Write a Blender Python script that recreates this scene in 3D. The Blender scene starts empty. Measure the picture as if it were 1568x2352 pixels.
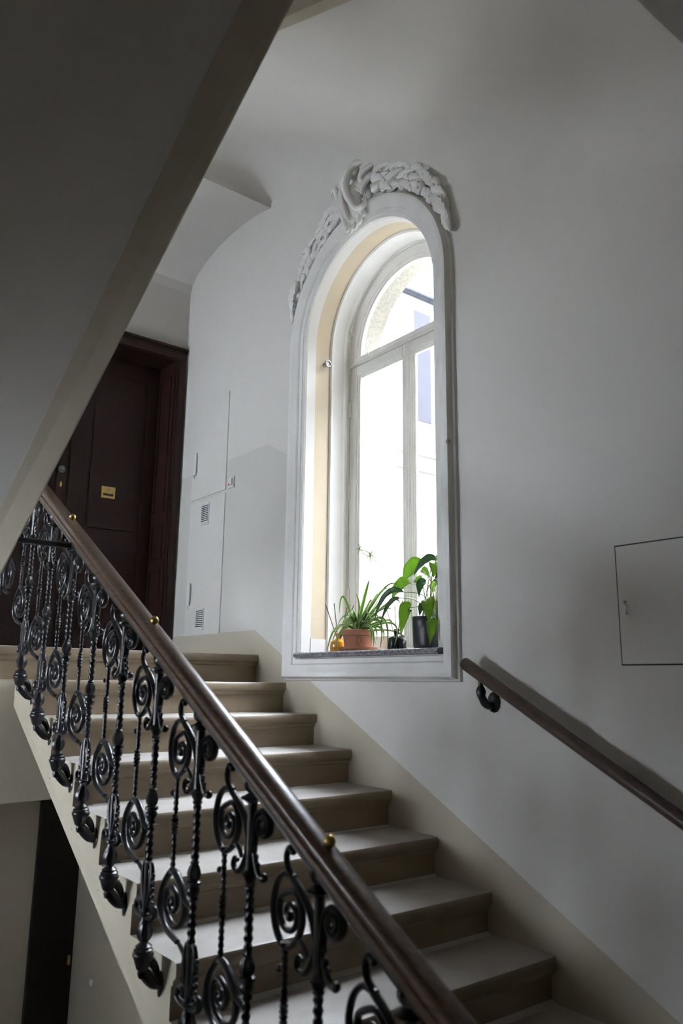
import bpy, bmesh, math, random
from mathutils import Vector, Matrix
random.seed(7)
PI = math.pi
SC = bpy.context.scene
COL = SC.collection

# ---------------------------------------------------------------- camera
YAW, PITCH, ROLL = math.radians(38.29), math.radians(12.26), math.radians(0.67)
FPX = 1806.09
def cam_axes():
    cy, sy, cp, sp = math.cos(YAW), math.sin(YAW), math.cos(PITCH), math.sin(PITCH)
    f = Vector((sy*cp, cy*cp, sp)); r = Vector((cy, -sy, 0)); u = r.cross(f)
    cr, sr = math.cos(ROLL), math.sin(ROLL)
    return r*cr + u*sr, u*cr - r*sr, f
_r, _u, _f = cam_axes()
cd = bpy.data.cameras.new('camera'); cam = bpy.data.objects.new('camera', cd); COL.objects.link(cam)
cam.matrix_world = Matrix(((_r.x, _u.x, -_f.x, -2.695), (_r.y, _u.y, -_f.y, -4.23), (_r.z, _u.z, -_f.z, -0.167), (0, 0, 0, 1)))
cd.sensor_fit = 'VERTICAL'; cd.sensor_height = 36.0; cd.sensor_width = 24.0
cd.lens = 36.0*FPX/2352.0
cd.clip_start = 0.02
cd.dof.use_dof = True; cd.dof.focus_distance = 4.6; cd.dof.aperture_fstop = 2.8
SC.camera = cam

# ---------------------------------------------------------------- sky and exposure
SKY = 58.0
w = bpy.data.worlds.new('sky'); SC.world = w; w.use_nodes = True
bg = w.node_tree.nodes['Background']
bg.inputs[0].default_value = (0.83, 0.89, 1.0, 1); bg.inputs[1].default_value = SKY
SC.view_settings.view_transform = 'Standard'; SC.view_settings.look = 'None'
SC.view_settings.gamma = 1.0; SC.view_settings.use_curve_mapping = False
SC.view_settings.exposure = 0.15
SC.cycles.use_denoising = True
SC.cycles.max_bounces = 12; SC.cycles.diffuse_bounces = 7; SC.cycles.transparent_max_bounces = 16

# ---------------------------------------------------------------- materials
def nodes_of(m):
    m.use_nodes = True
    return m.node_tree, m.node_tree.nodes, m.node_tree.links
def mat(name, col, rough=0.6, var=0.06, scale=6.0, bump=0.0, bscale=60.0, metal=0.0, spec=0.5, stretch=(1, 1, 1), detail=4.0, col2=None, sub=0.0, coat=0.0):
    m = bpy.data.materials.new(name); nt, N, L = nodes_of(m)
    p = N['Principled BSDF']
    tc = N.new('ShaderNodeTexCoord'); mp = N.new('ShaderNodeMapping'); mp.inputs['Scale'].default_value = stretch
    L.new(tc.outputs['Object'], mp.inputs['Vector'])
    no = N.new('ShaderNodeTexNoise'); no.inputs['Scale'].default_value = scale; no.inputs['Detail'].default_value = detail
    L.new(mp.outputs['Vector'], no.inputs['Vector'])
    rp = N.new('ShaderNodeValToRGB')
    c2 = col2 if col2 else tuple(max(0, c*(1-var)) for c in col)
    c1 = col if col2 else tuple(min(1, c*(1+var)) for c in col)
    rp.color_ramp.elements[0].position = 0.32; rp.color_ramp.elements[1].position = 0.68
    rp.color_ramp.elements[0].color = (*c2, 1); rp.color_ramp.elements[1].color = (*c1, 1)
    L.new(no.outputs['Fac'], rp.inputs['Fac']); L.new(rp.outputs['Color'], p.inputs['Base Color'])
    p.inputs['Roughness'].default_value = rough; p.inputs['Metallic'].default_value = metal
    p.inputs['Specular IOR Level'].default_value = spec
    if coat: p.inputs['Coat Weight'].default_value = coat; p.inputs['Coat Roughness'].default_value = 0.25
    if bump:
        nb = N.new('ShaderNodeTexNoise'); nb.inputs['Scale'].default_value = bscale; nb.inputs['Detail'].default_value = 3
        L.new(mp.outputs['Vector'], nb.inputs['Vector'])
        b = N.new('ShaderNodeBump'); b.inputs['Strength'].default_value = bump; b.inputs['Distance'].default_value = 0.01
        L.new(nb.outputs['Fac'], b.inputs['Height']); L.new(b.outputs['Normal'], p.inputs['Normal'])
    return m
WHITE = (0.80, 0.78, 0.75); BEIGE = (0.60, 0.545, 0.44); DADO = (0.71, 0.695, 0.66)
def wall_paint():
    """white paint; a beige strip follows the stair and a pale grey-beige dado lies on the landing"""
    m = bpy.data.materials.new('wall_paint'); nt, N, L = nodes_of(m); p = N['Principled BSDF']
    g = N.new('ShaderNodeNewGeometry'); s = N.new('ShaderNodeSeparateXYZ'); L.new(g.outputs['Position'], s.inputs[0])
    def M(op, a, b=None):
        n = N.new('ShaderNodeMath'); n.operation = op
        for i, v in enumerate((a, b)):
            if v is None: continue
            if isinstance(v, (int, float)): n.inputs[i].default_value = v
            else: L.new(v, n.inputs[i])
        return n.outputs[0]
    Y, Z = s.outputs['Y'], s.outputs['Z']
    line = M('ADD', M('MULTIPLY', M('MINIMUM', M('SUBTRACT', Y, 0.056), 0.0), 0.52), 0.155)
    strip = M('LESS_THAN', Z, line)
    line2 = M('ADD', M('MULTIPLY', M('MINIMUM', M('ADD', Y, 0.026), 0.0), 0.54), 1.365)
    dado = M('MULTIPLY', M('LESS_THAN', Z, line2), M('GREATER_THAN', Y, -0.5))
    no = N.new('ShaderNodeTexNoise'); no.inputs['Scale'].default_value = 2.2; no.inputs['Detail'].default_value = 5
    L.new(g.outputs['Position'], no.inputs['Vector'])
    def mix(f, a, b):
        n = N.new('ShaderNodeMix'); n.data_type = 'RGBA'
        L.new(f, n.inputs['Factor'])
        for k, v in ((6, a), (7, b)):
            if isinstance(v, tuple): n.inputs[k].default_value = (*v, 1)
            else: L.new(v, n.inputs[k])
        return n.outputs[2]
    c = mix(dado, WHITE, DADO); c = mix(strip, c, BEIGE)
    hs = N.new('ShaderNodeHueSaturation'); L.new(c, hs.inputs['Color'])
    L.new(M('ADD', M('MULTIPLY', no.outputs['Fac'], 0.08), 0.96), hs.inputs['Value'])
    L.new(hs.outputs['Color'], p.inputs['Base Color']); p.inputs['Roughness'].default_value = 0.62; p.inputs['Specular IOR Level'].default_value = 0.3
    nb = N.new('ShaderNodeTexNoise'); nb.inputs['Scale'].default_value = 35; nb.inputs['Detail'].default_value = 4
    L.new(g.outputs['Position'], nb.inputs['Vector'])
    b = N.new('ShaderNodeBump'); b.inputs['Strength'].default_value = 0.08; b.inputs['Distance'].default_value = 0.01
    L.new(nb.outputs['Fac'], b.inputs['Height']); L.new(b.outputs['Normal'], p.inputs['Normal'])
    return m
M_WALL = wall_paint()
M_PLASTER = mat('white_plaster', WHITE, 0.65, 0.03, 2.0, 0.06, 35, spec=0.3)
M_STUCCO = mat('white_stucco', (0.92, 0.915, 0.90), 0.6, 0.03, 9.0, 0.1, 120, spec=0.3)
M_BEIGE = mat('beige_paint', BEIGE, 0.6, 0.06, 3.0, 0.1, 40, spec=0.3)
M_CREAM = mat('cream_plaster', (0.66, 0.56, 0.41), 0.7, 0.04, 5.0, 0.06, 50)
M_WOOD_WHITE = mat('white_gloss_paint', (0.90, 0.89, 0.86), 0.35, 0.03, 8.0, 0.05, 50)
M_STONE = mat('worn_limestone', (0.47, 0.40, 0.31), 0.33, 0.18, 7.0, 0.12, 45, col2=(0.36, 0.285, 0.20), detail=8, stretch=(0.5, 1, 1))
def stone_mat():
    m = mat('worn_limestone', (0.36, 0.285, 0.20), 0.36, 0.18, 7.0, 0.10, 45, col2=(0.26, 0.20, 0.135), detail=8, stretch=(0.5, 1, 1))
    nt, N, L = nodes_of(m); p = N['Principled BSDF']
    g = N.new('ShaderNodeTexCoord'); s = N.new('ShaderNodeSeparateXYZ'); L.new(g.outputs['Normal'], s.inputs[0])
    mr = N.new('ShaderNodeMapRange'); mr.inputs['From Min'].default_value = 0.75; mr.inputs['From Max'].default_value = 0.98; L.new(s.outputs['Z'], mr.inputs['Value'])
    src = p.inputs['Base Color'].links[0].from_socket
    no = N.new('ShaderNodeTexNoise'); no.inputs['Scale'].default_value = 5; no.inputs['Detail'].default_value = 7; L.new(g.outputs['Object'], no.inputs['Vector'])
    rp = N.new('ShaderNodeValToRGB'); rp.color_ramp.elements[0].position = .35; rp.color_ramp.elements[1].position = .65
    rp.color_ramp.elements[0].color = (.50, .465, .42, 1); rp.color_ramp.elements[1].color = (.62, .59, .56, 1); L.new(no.outputs['Fac'], rp.inputs['Fac'])  # tread tops paler from wear, and lifted to add missing window light
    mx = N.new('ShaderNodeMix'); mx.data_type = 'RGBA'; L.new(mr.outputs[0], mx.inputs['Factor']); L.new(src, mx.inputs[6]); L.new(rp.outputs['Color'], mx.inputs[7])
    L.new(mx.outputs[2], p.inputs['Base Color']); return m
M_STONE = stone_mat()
M_IRON = mat('painted_cast_iron', (0.014, 0.014, 0.018), 0.30, 0.25, 30, 0.12, 140, spec=0.6)
M_RAIL = mat('worn_rail_wood', (0.155, 0.088, 0.052), 0.32, 0.3, 14, 0.06, 60, col2=(0.06, 0.036, 0.024), stretch=(8, 1, 8), coat=0.3)
M_WRAIL = mat('dark_rail_wood', (0.075, 0.045, 0.03), 0.38, 0.3, 14, 0.05, 60, col2=(0.04, 0.024, 0.017), stretch=(8, 1, 8))
M_DOOR = mat('mahogany_door', (0.030, 0.0105, 0.008), 0.5, 0.3, 10, 0.05, 60, col2=(0.018, 0.0065, 0.0055), stretch=(10, 10, 1), spec=0.3)
M_BLACK = mat('black_door_paint', (0.010, 0.009, 0.009), 0.5, 0.2, 10)
M_BRASS = mat('old_brass', (0.62, 0.44, 0.17), 0.30, 0.1, 40, metal=1.0)
M_STEEL = mat('grey_steel', (0.45, 0.45, 0.46), 0.35, 0.1, 40, metal=1.0)
M_MARBLE = mat('dark_marble', (0.36, 0.36, 0.39), 0.22, 0.5, 90, col2=(0.07, 0.07, 0.08), detail=10)
M_TERRA = mat('terracotta', (0.33, 0.135, 0.08), 0.75, 0.15, 18, 0.1, 90)
M_SOIL = mat('potting_soil', (0.045, 0.03, 0.02), 0.9, 0.3, 80, 0.6, 90)
M_POT = mat('dark_grey_glaze', (0.020, 0.021, 0.026), 0.35, 0.2, 20)
M_AMBER = mat('amber_glass', (0.42, 0.17, 0.012), 0.12, 0.15, 25)
M_BGLASS = mat('black_glass', (0.008, 0.008, 0.012), 0.08, 0.1, 20)
M_REED = mat('dark_reed', (0.055, 0.032, 0.028), 0.7, 0.2, 60)
M_REED2 = mat('red_brown_reed', (0.16, 0.045, 0.035), 0.7, 0.2, 60)
M_PLASTIC = mat('white_plastic', (0.82, 0.82, 0.82), 0.3, 0.02, 10)
M_RED = mat('red_lamp', (0.75, 0.03, 0.03), 0.3, 0.05, 10)
M_GAP = mat('dark_gap', (0.035, 0.034, 0.034), 0.8, 0.1, 10)
M_DARK = mat('low_bounce_dark', (0.05, 0.04, 0.032), 0.6, 0.2, 4)  # dark tone for unseen surfaces near the camera, chosen to cut bounce light
M_STEM = mat('plant_stem', (0.16, 0.22, 0.07), 0.5, 0.2, 30)
M_GROUND = mat('courtyard_paving', (0.20, 0.195, 0.185), 0.8, 0.1, 2)
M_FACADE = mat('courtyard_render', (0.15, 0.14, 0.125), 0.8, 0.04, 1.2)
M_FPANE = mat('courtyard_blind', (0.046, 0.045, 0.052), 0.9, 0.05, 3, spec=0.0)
M_EAVE = mat('zinc_gutter', (0.045, 0.047, 0.055), 0.9, 0.2, 12, spec=0.0)
def leaf_mat(name, c, edge=None, trans=0.45):
    m = bpy.data.materials.new(name); nt, N, L = nodes_of(m); p = N['Principled BSDF']; out = N['Material Output']
    tc = N.new('ShaderNodeTexCoord'); no = N.new('ShaderNodeTexNoise'); no.inputs['Scale'].default_value = 25
    L.new(tc.outputs['Object'], no.inputs['Vector'])
    rp = N.new('ShaderNodeValToRGB'); rp.color_ramp.elements[0].color = (*[v*0.75 for v in c], 1); rp.color_ramp.elements[1].color = (*[min(1, v*1.2) for v in c], 1)
    L.new(no.outputs['Fac'], rp.inputs['Fac']); colr = rp.outputs['Color']
    if edge:
        uv = N.new('ShaderNodeUVMap'); sx = N.new('ShaderNodeSeparateXYZ'); L.new(uv.outputs['UV'], sx.inputs[0])
        a = N.new('ShaderNodeMath'); a.operation = 'SUBTRACT'; L.new(sx.outputs['X'], a.inputs[0]); a.inputs[1].default_value = 0.5
        b = N.new('ShaderNodeMath'); b.operation = 'ABSOLUTE'; L.new(a.outputs[0], b.inputs[0])
        g = N.new('ShaderNodeMath'); g.operation = 'GREATER_THAN'; L.new(b.outputs[0], g.inputs[0]); g.inputs[1].default_value = 0.27
        mx = N.new('ShaderNodeMix'); mx.data_type = 'RGBA'; L.new(g.outputs[0], mx.inputs['Factor'])
        L.new(colr, mx.inputs[6]); mx.inputs[7].default_value = (*edge, 1); colr = mx.outputs[2]
    L.new(colr, p.inputs['Base Color']); p.inputs['Roughness'].default_value = 0.35
    t = N.new('ShaderNodeBsdfTranslucent'); L.new(colr, t.inputs['Color'])
    ms = N.new('ShaderNodeMixShader'); ms.inputs[0].default_value = trans
    L.new(p.outputs[0], ms.inputs[1]); L.new(t.outputs[0], ms.inputs[2]); L.new(ms.outputs[0], out.inputs['Surface'])
    return m
M_LEAF = leaf_mat('glossy_green_leaf', (0.23, 0.37, 0.05), trans=0.62)
M_LEAFD = leaf_mat('dark_green_leaf', (0.05, 0.13, 0.04), trans=0.3)
M_SPIDER = leaf_mat('striped_leaf', (0.17, 0.32, 0.06), (0.55, 0.66, 0.36), trans=0.5)
def glass_mat():
    m = bpy.data.materials.new('window_glass'); nt, N, L = nodes_of(m); out = N['Material Output']; N.remove(N['Principled BSDF'])
    tr = N.new('ShaderNodeBsdfTransparent'); tr.inputs[0].default_value = (0.96, 0.97, 0.97, 1)
    gl = N.new('ShaderNodeBsdfGlossy'); gl.inputs['Roughness'].default_value = 0.02
    lw = N.new('ShaderNodeLayerWeight'); lw.inputs['Blend'].default_value = 0.5
    pw = N.new('ShaderNodeMath'); pw.operation = 'POWER'; pw.inputs[1].default_value = 5.0; L.new(lw.outputs['Facing'], pw.inputs[0])
    fr = N.new('ShaderNodeMath'); fr.operation = 'MULTIPLY_ADD'; fr.inputs[1].default_value = 0.5; fr.inputs[2].default_value = 0.02; L.new(pw.outputs[0], fr.inputs[0])
    ms = N.new('ShaderNodeMixShader'); L.new(fr.outputs[0], ms.inputs[0]); L.new(tr.outputs[0], ms.inputs[1]); L.new(gl.outputs[0], ms.inputs[2])
    L.new(ms.outputs[0], out.inputs['Surface']); return m
M_GLASS = glass_mat()

# ---------------------------------------------------------------- helpers
def link(name, me, parent=None, loc=(0, 0, 0)):
    o = bpy.data.objects.new(name, me); COL.objects.link(o)
    if parent: o.parent = parent
    o.location = loc
    return o
def empty(name, loc=(0, 0, 0)):
    o = bpy.data.objects.new(name, None); COL.objects.link(o); o.location = loc; o.empty_display_size = 0.1
    return o
def tag(o, label=None, cat=None, group=None, kind=None):
    for k, v in (('label', label), ('category', cat), ('group', group), ('kind', kind)):
        if v: o[k] = v
    return o
class MB:
    """collects shapes, then becomes one mesh"""
    def __init__(s): s.v = []; s.f = []; s.mi = []; s.uv = {}
    def add(s, vs, fs, mi=0):
        b = len(s.v); s.v += [tuple(v) for v in vs]; s.f += [tuple(b+i for i in f) for f in fs]; s.mi += [mi]*len(fs); return s
    def box(s, x0, x1, y0, y1, z0, z1, mi=0):
        vs = [(x, y, z) for x in (x0, x1) for y in (y0, y1) for z in (z0, z1)]
        return s.add(vs, [(0, 1, 3, 2), (4, 6, 7, 5), (0, 4, 5, 1), (2, 3, 7, 6), (0, 2, 6, 4), (1, 5, 7, 3)], mi)
    def bbox(s, x0, x1, y0, y1, z0, z1, b=0.004, mi=0):
        bm = bmesh.new(); bmesh.ops.create_cube(bm, size=1)
        for v in bm.verts: v.co = Vector(((x0+x1)/2+v.co.x*(x1-x0), (y0+y1)/2+v.co.y*(y1-y0), (z0+z1)/2+v.co.z*(z1-z0)))
        bmesh.ops.bevel(bm, geom=bm.edges[:], offset=b, segments=2, affect='EDGES')
        bm.verts.index_update(); s.add([v.co[:] for v in bm.verts], [[v.index for v in f.verts] for f in bm.faces], mi); bm.free(); return s
    def prism(s, poly, a0, a1, axis='x', mi=0):
        """poly of 2D points; axis x -> (y,z), axis y -> (x,z)"""
        n = len(poly)
        P = (lambda t, p: (t, p[0], p[1])) if axis == 'x' else ((lambda t, p: (p[0], t, p[1])) if axis == 'y' else (lambda t, p: (p[0], p[1], t)))
        vs = [P(a0, p) for p in poly]+[P(a1, p) for p in poly]
        fs = [tuple(range(n)), tuple(range(2*n-1, n-1, -1))]+[(i, i+n, (i+1) % n+n, (i+1) % n) for i in range(n)]
        return s.add(vs, fs, mi)
    def lathe(s, prof, seg=14, c=(0, 0, 0), flute=0, fa=0.0, fr=(0, 0), mi=0, cap=True):
        n = len(prof); vs = []
        for z, r in prof:
            for k in range(seg):
                a = 2*PI*k/seg; rr = r*(1+fa*math.cos(flute*a)) if flute and fr[0] <= z <= fr[1] else r
                vs.append((c[0]+rr*math.cos(a), c[1]+rr*math.sin(a), c[2]+z))
        fs = [(i*seg+k, i*seg+(k+1) % seg, (i+1)*seg+(k+1) % seg, (i+1)*seg+k) for i in range(n-1) for k in range(seg)]
        if cap: fs += [tuple(range(seg-1, -1, -1)), tuple((n-1)*seg+k for k in range(seg))]
        return s.add(vs, fs, mi)
    def tube(s, pts, rad, seg=8, sub=6, flat=None, mi=0, smooth=True):
        P = [Vector(p) for p in pts]; R = rad if isinstance(rad, (list, tuple)) else [rad]*len(P)
        if smooth and len(P) > 2:
            Q = []; RR = []
            for i in range(len(P)-1):
                p0 = P[max(i-1, 0)]; p1 = P[i]; p2 = P[i+1]; p3 = P[min(i+2, len(P)-1)]
                for k in range(sub):
                    t = k/sub; t2 = t*t; t3 = t2*t
                    Q.append(0.5*((2*p1)+(p2-p0)*t+(2*p0-5*p1+4*p2-p3)*t2+(3*p1-p0-3*p2+p3)*t3)); RR.append(R[i]+(R[i+1]-R[i])*t)
            Q.append(P[-1]); RR.append(R[-1]); P, R = Q, RR
        n = len(P); T = [(P[min(i+1, n-1)]-P[max(i-1, 0)]).normalized() for i in range(n)]
        up = Vector((1, 0, 0)) if flat else (Vector((0, 0, 1)) if abs(T[0].z) < 0.9 else Vector((1, 0, 0)))
        U = (up-T[0]*up.dot(T[0])).normalized(); vs = []
        for i in range(n):
            if flat: U = up-T[i]*up.dot(T[i])
            else: U = U-T[i]*U.dot(T[i])
            U = U.normalized(); V = T[i].cross(U)
            for k in range(seg):
                a = 2*PI*k/seg; vs.append(P[i]+U*(math.cos(a)*R[i]*(flat or 1))+V*(math.sin(a)*R[i]))
        fs = [(i*seg+k, i*seg+(k+1) % seg, (i+1)*seg+(k+1) % seg, (i+1)*seg+k) for i in range(n-1) for k in range(seg)]
        fs += [tuple(range(seg-1, -1, -1)), tuple((n-1)*seg+k for k in range(seg))]
        return s.add(vs, fs, mi)
    def ball(s, c, r, seg=8, rings=6, sc=(1, 1, 1), mi=0):
        vs = [(c[0], c[1], c[2]+r*sc[2])]
        for i in range(1, rings):
            t = PI*i/rings
            for k in range(seg):
                a = 2*PI*k/seg; vs.append((c[0]+r*sc[0]*math.sin(t)*math.cos(a), c[1]+r*sc[1]*math.sin(t)*math.sin(a), c[2]+r*sc[2]*math.cos(t)))
        vs.append((c[0], c[1], c[2]-r*sc[2])); e = len(vs)-1
        fs = [(0, 1+k, 1+(k+1) % seg) for k in range(seg)]
        for i in range(rings-2):
            for k in range(seg): fs.append((1+i*seg+k, 1+(i+1)*seg+k, 1+(i+1)*seg+(k+1) % seg, 1+i*seg+(k+1) % seg))
        fs += [(e, 1+(rings-2)*seg+(k+1) % seg, 1+(rings-2)*seg+k) for k in range(seg)]
        return s.add(vs, fs, mi)
    def mesh(s, name, *mats, smooth=None):
        me = bpy.data.meshes.new(name); me.from_pydata(s.v, [], s.f); me.update()
        for m in mats: me.materials.append(m)
        for p, i in zip(me.polygons, s.mi): p.material_index = i
        bm = bmesh.new(); bm.from_mesh(me); bmesh.ops.recalc_face_normals(bm, faces=bm.faces[:])
        if smooth is not None:
            for f in bm.faces: f.smooth = True
            for e in bm.edges: e.smooth = e.is_manifold and len(e.link_faces) == 2 and e.calc_face_angle(0) < math.radians(smooth)
        bm.to_mesh(me); bm.free(); return me
    def build(s, name, *mats, parent=None, smooth=None): return link(name, s.mesh(name, *mats, smooth=smooth), parent)

# dimensions of the stair: origin = top nosing at the window wall, x across (wall at 0), y up the flight, z up
D, H, W = 0.31, 0.168, 1.444
YC, ZC = -1.012, 1.912                 # centre of the window arch

# ================================================================ the setting
def outline(half, zb, n=40):
    pts = [(YC+half, zb)]
    for i in range(n+1):
        a = PI*i/n; pts.append((YC+half*math.cos(a), ZC+half*math.sin(a)))
    pts.append((YC-half, zb)); return pts
def sweep(mb, prof, half, zb, closed=False, n=40, mi=0, bottom=None):
    """prof: list of (x, inset); the outline of the window is swept with that profile"""
    rows = [[(x, p[0], p[1]) for p in outline(half-i, zb+(i if closed else 0) if bottom is None else bottom, n)] for x, i in prof]
    m = len(rows[0]); vs = [v for r in rows for v in r]
    fs = []
    for a in range(len(rows)-1):
        for b in range(m if closed else m-1):
            c = (b+1) % m; fs.append((a*m+b, a*m+c, (a+1)*m+c, (a+1)*m+b))
    return mb.add(vs, fs, mi)

HOLE, SILLZ = 0.56, 0.0
# right wall with the arched opening
mb = MB()
def holed(mb, x, half, zb, y0, y1, z0, z1, n=40):
    o = outline(half, zb, n)
    vs = [(x, y1, z0), (x, y1, z1), (x, y0, z0), (x, y0, z1)]
    fs = []
    vs += [(x, p[0], p[1]) for p in o]; b = 4; m = len(o)
    top = [(x, p[0], z1) for p in o[1:-1]]; t = b+m; vs += top
    for i in range(m-3): fs.append((b+1+i, b+2+i, t+i+1, t+i))
    q = len(vs); vs += [(x, YC+half, z0), (x, YC-half, z0), (x, YC+half, z1), (x, YC-half, z1)]
    fs += [(0, q, b, b+1, q+2, 1), (2, 3, q+3, b+m-2, b+m-1, q+1), (q, q+1, b+m-1, b)]
    mb.add(vs, fs)
holed(mb, 0.0, HOLE, SILLZ-0.035, -5.7, 1.5, -4.1, 6.1)
holed(mb, 0.56, 0.53, 0.02, -5.7, 1.75, -4.1, 6.1)
wr = tag(mb.build('wall_right', M_WALL), 'white plaster wall with arched window and beige painted strip along the stairs', kind='structure')
mb = MB(); sweep(mb, [(0.0, 0.0), (0.067, 0.0)], HOLE, SILLZ-0.035); mb.build('reveal_edge', M_PLASTER, parent=wr, smooth=40)
mb = MB(); sweep(mb, [(0.067, -0.002), (0.178, -0.002)], HOLE, 0.085); mb.build('reveal_band', M_CREAM, parent=wr, smooth=40)
mb = MB(); sweep(mb, [(0.067, 0.0), (0.20, 0.0)], HOLE, SILLZ-0.035, bottom=None)
mb.v = [v if v[2] < 0.2 else (v[0], v[1], 0.085) for v in mb.v]; mb = MB()
for s in (-1, 1): mb.box(0.067, 0.20, YC+s*HOLE-0.003, YC+s*HOLE+0.003, -0.035, 0.085)
mb.build('reveal_base', M_PLASTER, parent=wr)
mb = MB(); sweep(mb, [(0.375, 0.0), (0.56, 0.0)], 0.53, 0.02); mb.add([(0.375, YC+.53, .02), (0.375, YC-.53, .02), (.56, YC-.53, .0), (.56, YC+.53, .0)], [(0, 1, 2, 3)])
mb.build('outer_reveal', mat('stippled_render', (0.42, 0.40, 0.35), 0.9, 0.15, 60, 0.6, 120, spec=0.0), parent=wr, smooth=40)

# far wall, with the openings of the two flat doors
mb = MB()
for b in [(-4.0, 0.5, 2.42, 6.1), (-4.0, -1.52, -0.8, 2.42), (-0.022, 0.5, 0.0, 2.42), (-1.52, 0.5, -0.8, 0.0), (-4.0, -0.86, -4.1, -0.8), (-0.5, 0.5, -4.1, -0.8)]:
    mb.box(b[0], b[1], 1.22, 1.75, b[2], b[3])
mb.box(-4.0, 0.5, 1.74, 1.80, -4.1, 6.1)
wf = tag(mb.build('wall_far', M_WALL), 'white end wall of the landing around the dark door', kind='structure')
mb = MB(); LWY0, LWY1, LWZ0, LWZ1 = 0.12, 0.98, 0.74, 1.46        # opening of the added window that lights the landing
KWY0, KWY1, KWZ0, KWZ1 = -1.05, -0.32, -0.88, -0.28    # opening of the lower added window
for b in [(-5.7, KWY0, -4.1, 6.1), (KWY0, KWY1, -4.1, KWZ0), (KWY0, KWY1, KWZ1, 6.1), (KWY1, LWY0, -4.1, 6.1), (LWY1, 1.75, -4.1, 6.1), (LWY0, LWY1, -4.1, LWZ0), (LWY0, LWY1, LWZ1, 6.1)]: mb.box(-4.0, -3.5, b[0], b[1], b[2], b[3])
tag(mb.build('wall_left', M_WALL), kind='structure')
tag(MB().box(-3.7, 0.5, -5.8, -5.6, -4.1, 6.1).build('wall_near', M_DARK), kind='structure')
tag(MB().box(-3.8, 0.6, -5.9, 1.85, 6.0, 6.2).build('ceiling', M_PLASTER), kind='structure')
mb = MB(); mb.prism([(1.22, -4.1), (1.22, -0.6), (-0.05, -0.45), (-2.6, -1.92), (-2.6, -4.1)], -0.5, -0.44, 'x')
wu = tag(mb.build('wall_lower', M_WALL), 'grey-beige wall under the stair flight beside the lower dark door', kind='structure')
tag(MB().box(-3.8, 0.6, -5.9, 1.85, -4.2, -4.0).build('floor_lower', M_STONE), kind='structure')

def nosing(i0=0.0):
    return [(i0+0.014, 0), (i0+0.006, -0.003), (i0+0.001, -0.010), (i0, -0.020), (i0, -0.038), (i0+0.004, -0.046), (i0+0.012, -0.050),
            (i0+0.016, -0.056), (i0+0.017, -0.066), (i0+0.028, -0.072), (i0+0.030, -H)]
# landing slab with rounded front edge, edge beam under it
mb = MB(); mb.prism(nosing()+[(1.22, -H), (1.22, 0)], -3.5, 0.0, 'x')
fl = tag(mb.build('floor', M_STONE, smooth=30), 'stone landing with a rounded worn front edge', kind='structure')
MB().box(-3.5, -0.45, 0.034, 1.22, -0.77, -H).build('edge_beam', M_BEIGE, parent=fl)
# half landing under the camera
mb = MB(); mb.box(-3.5, 0.0, -5.6, -3.40, -2.05, -1.848); tag(mb.build('floor_half_landing', M_DARK), kind='structure')

# ================================================================ the stair flight in view
st = empty('stair_flight'); tag(st, 'flight of worn beige stone steps climbing past the arched window', 'staircase')
mb = MB(); pr = nosing()+[(0.19, -H), (0.335, -0.08), (0.335, 0)]
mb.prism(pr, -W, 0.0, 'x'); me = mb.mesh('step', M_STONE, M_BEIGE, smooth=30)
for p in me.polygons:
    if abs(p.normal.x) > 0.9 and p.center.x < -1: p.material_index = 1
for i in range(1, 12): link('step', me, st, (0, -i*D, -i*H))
saw = [(0.02, -0.36)]
top = []
for i in range(1, 12): top += [(-(i-1)*D+0.034, -i*H-0.09), (-i*D+0.034, -i*H-0.09)]
bot = [(-3.45, -2.24), (0.034, -0.30)]
mb = MB(); mb.prism([(0.034, -0.12)]+top+[(-3.45, -1.99)]+bot, -W+0.004, -W+0.085, 'x')
mb.build('string_board', M_BEIGE, parent=st)
mb = MB(); mb.prism([(0.034, -0.30), (0.034, -0.17), (-3.45, -2.03), (-3.45, -2.14)], -W+0.085, 0, 'x'); mb.build('underside', M_PLASTER, parent=st)

# flight rising from the landing on the left: soffit and hanging string
f2 = empty('stair_flight'); tag(f2, 'grey underside of the flight rising at upper left with a beige edge band', 'staircase')
yb = -3.40
L_ = lambda y: -0.070-0.589*y
R_ = lambda y: -0.109-0.595*y
MB().prism([(0.03, L_(0.03)), (yb, L_(yb)), (yb, L_(yb)+0.22), (0.03, L_(0.03)+0.06)], -3.5, -1.86, 'x').build('soffit', M_PLASTER, parent=f2)
vs = []
for y in (0.03, yb):
    vs += [(-1.86, y, L_(y)-0.004), (-1.752, y, R_(y)), (-1.745, y, R_(y)+0.003), (-1.745, y, L_(y)+(0.10 if y > 0 else 0.30)), (-1.86, y, L_(y)+(0.10 if y > 0 else 0.30))]
mb = MB(); mb.add(vs, [(0, 1, 2, 3, 4), (9, 8, 7, 6, 5)]+[(k, k+5, (k+1) % 5+5, (k+1) % 5) for k in range(5)])
mb.build('string_board', M_BEIGE, parent=f2)
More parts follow.
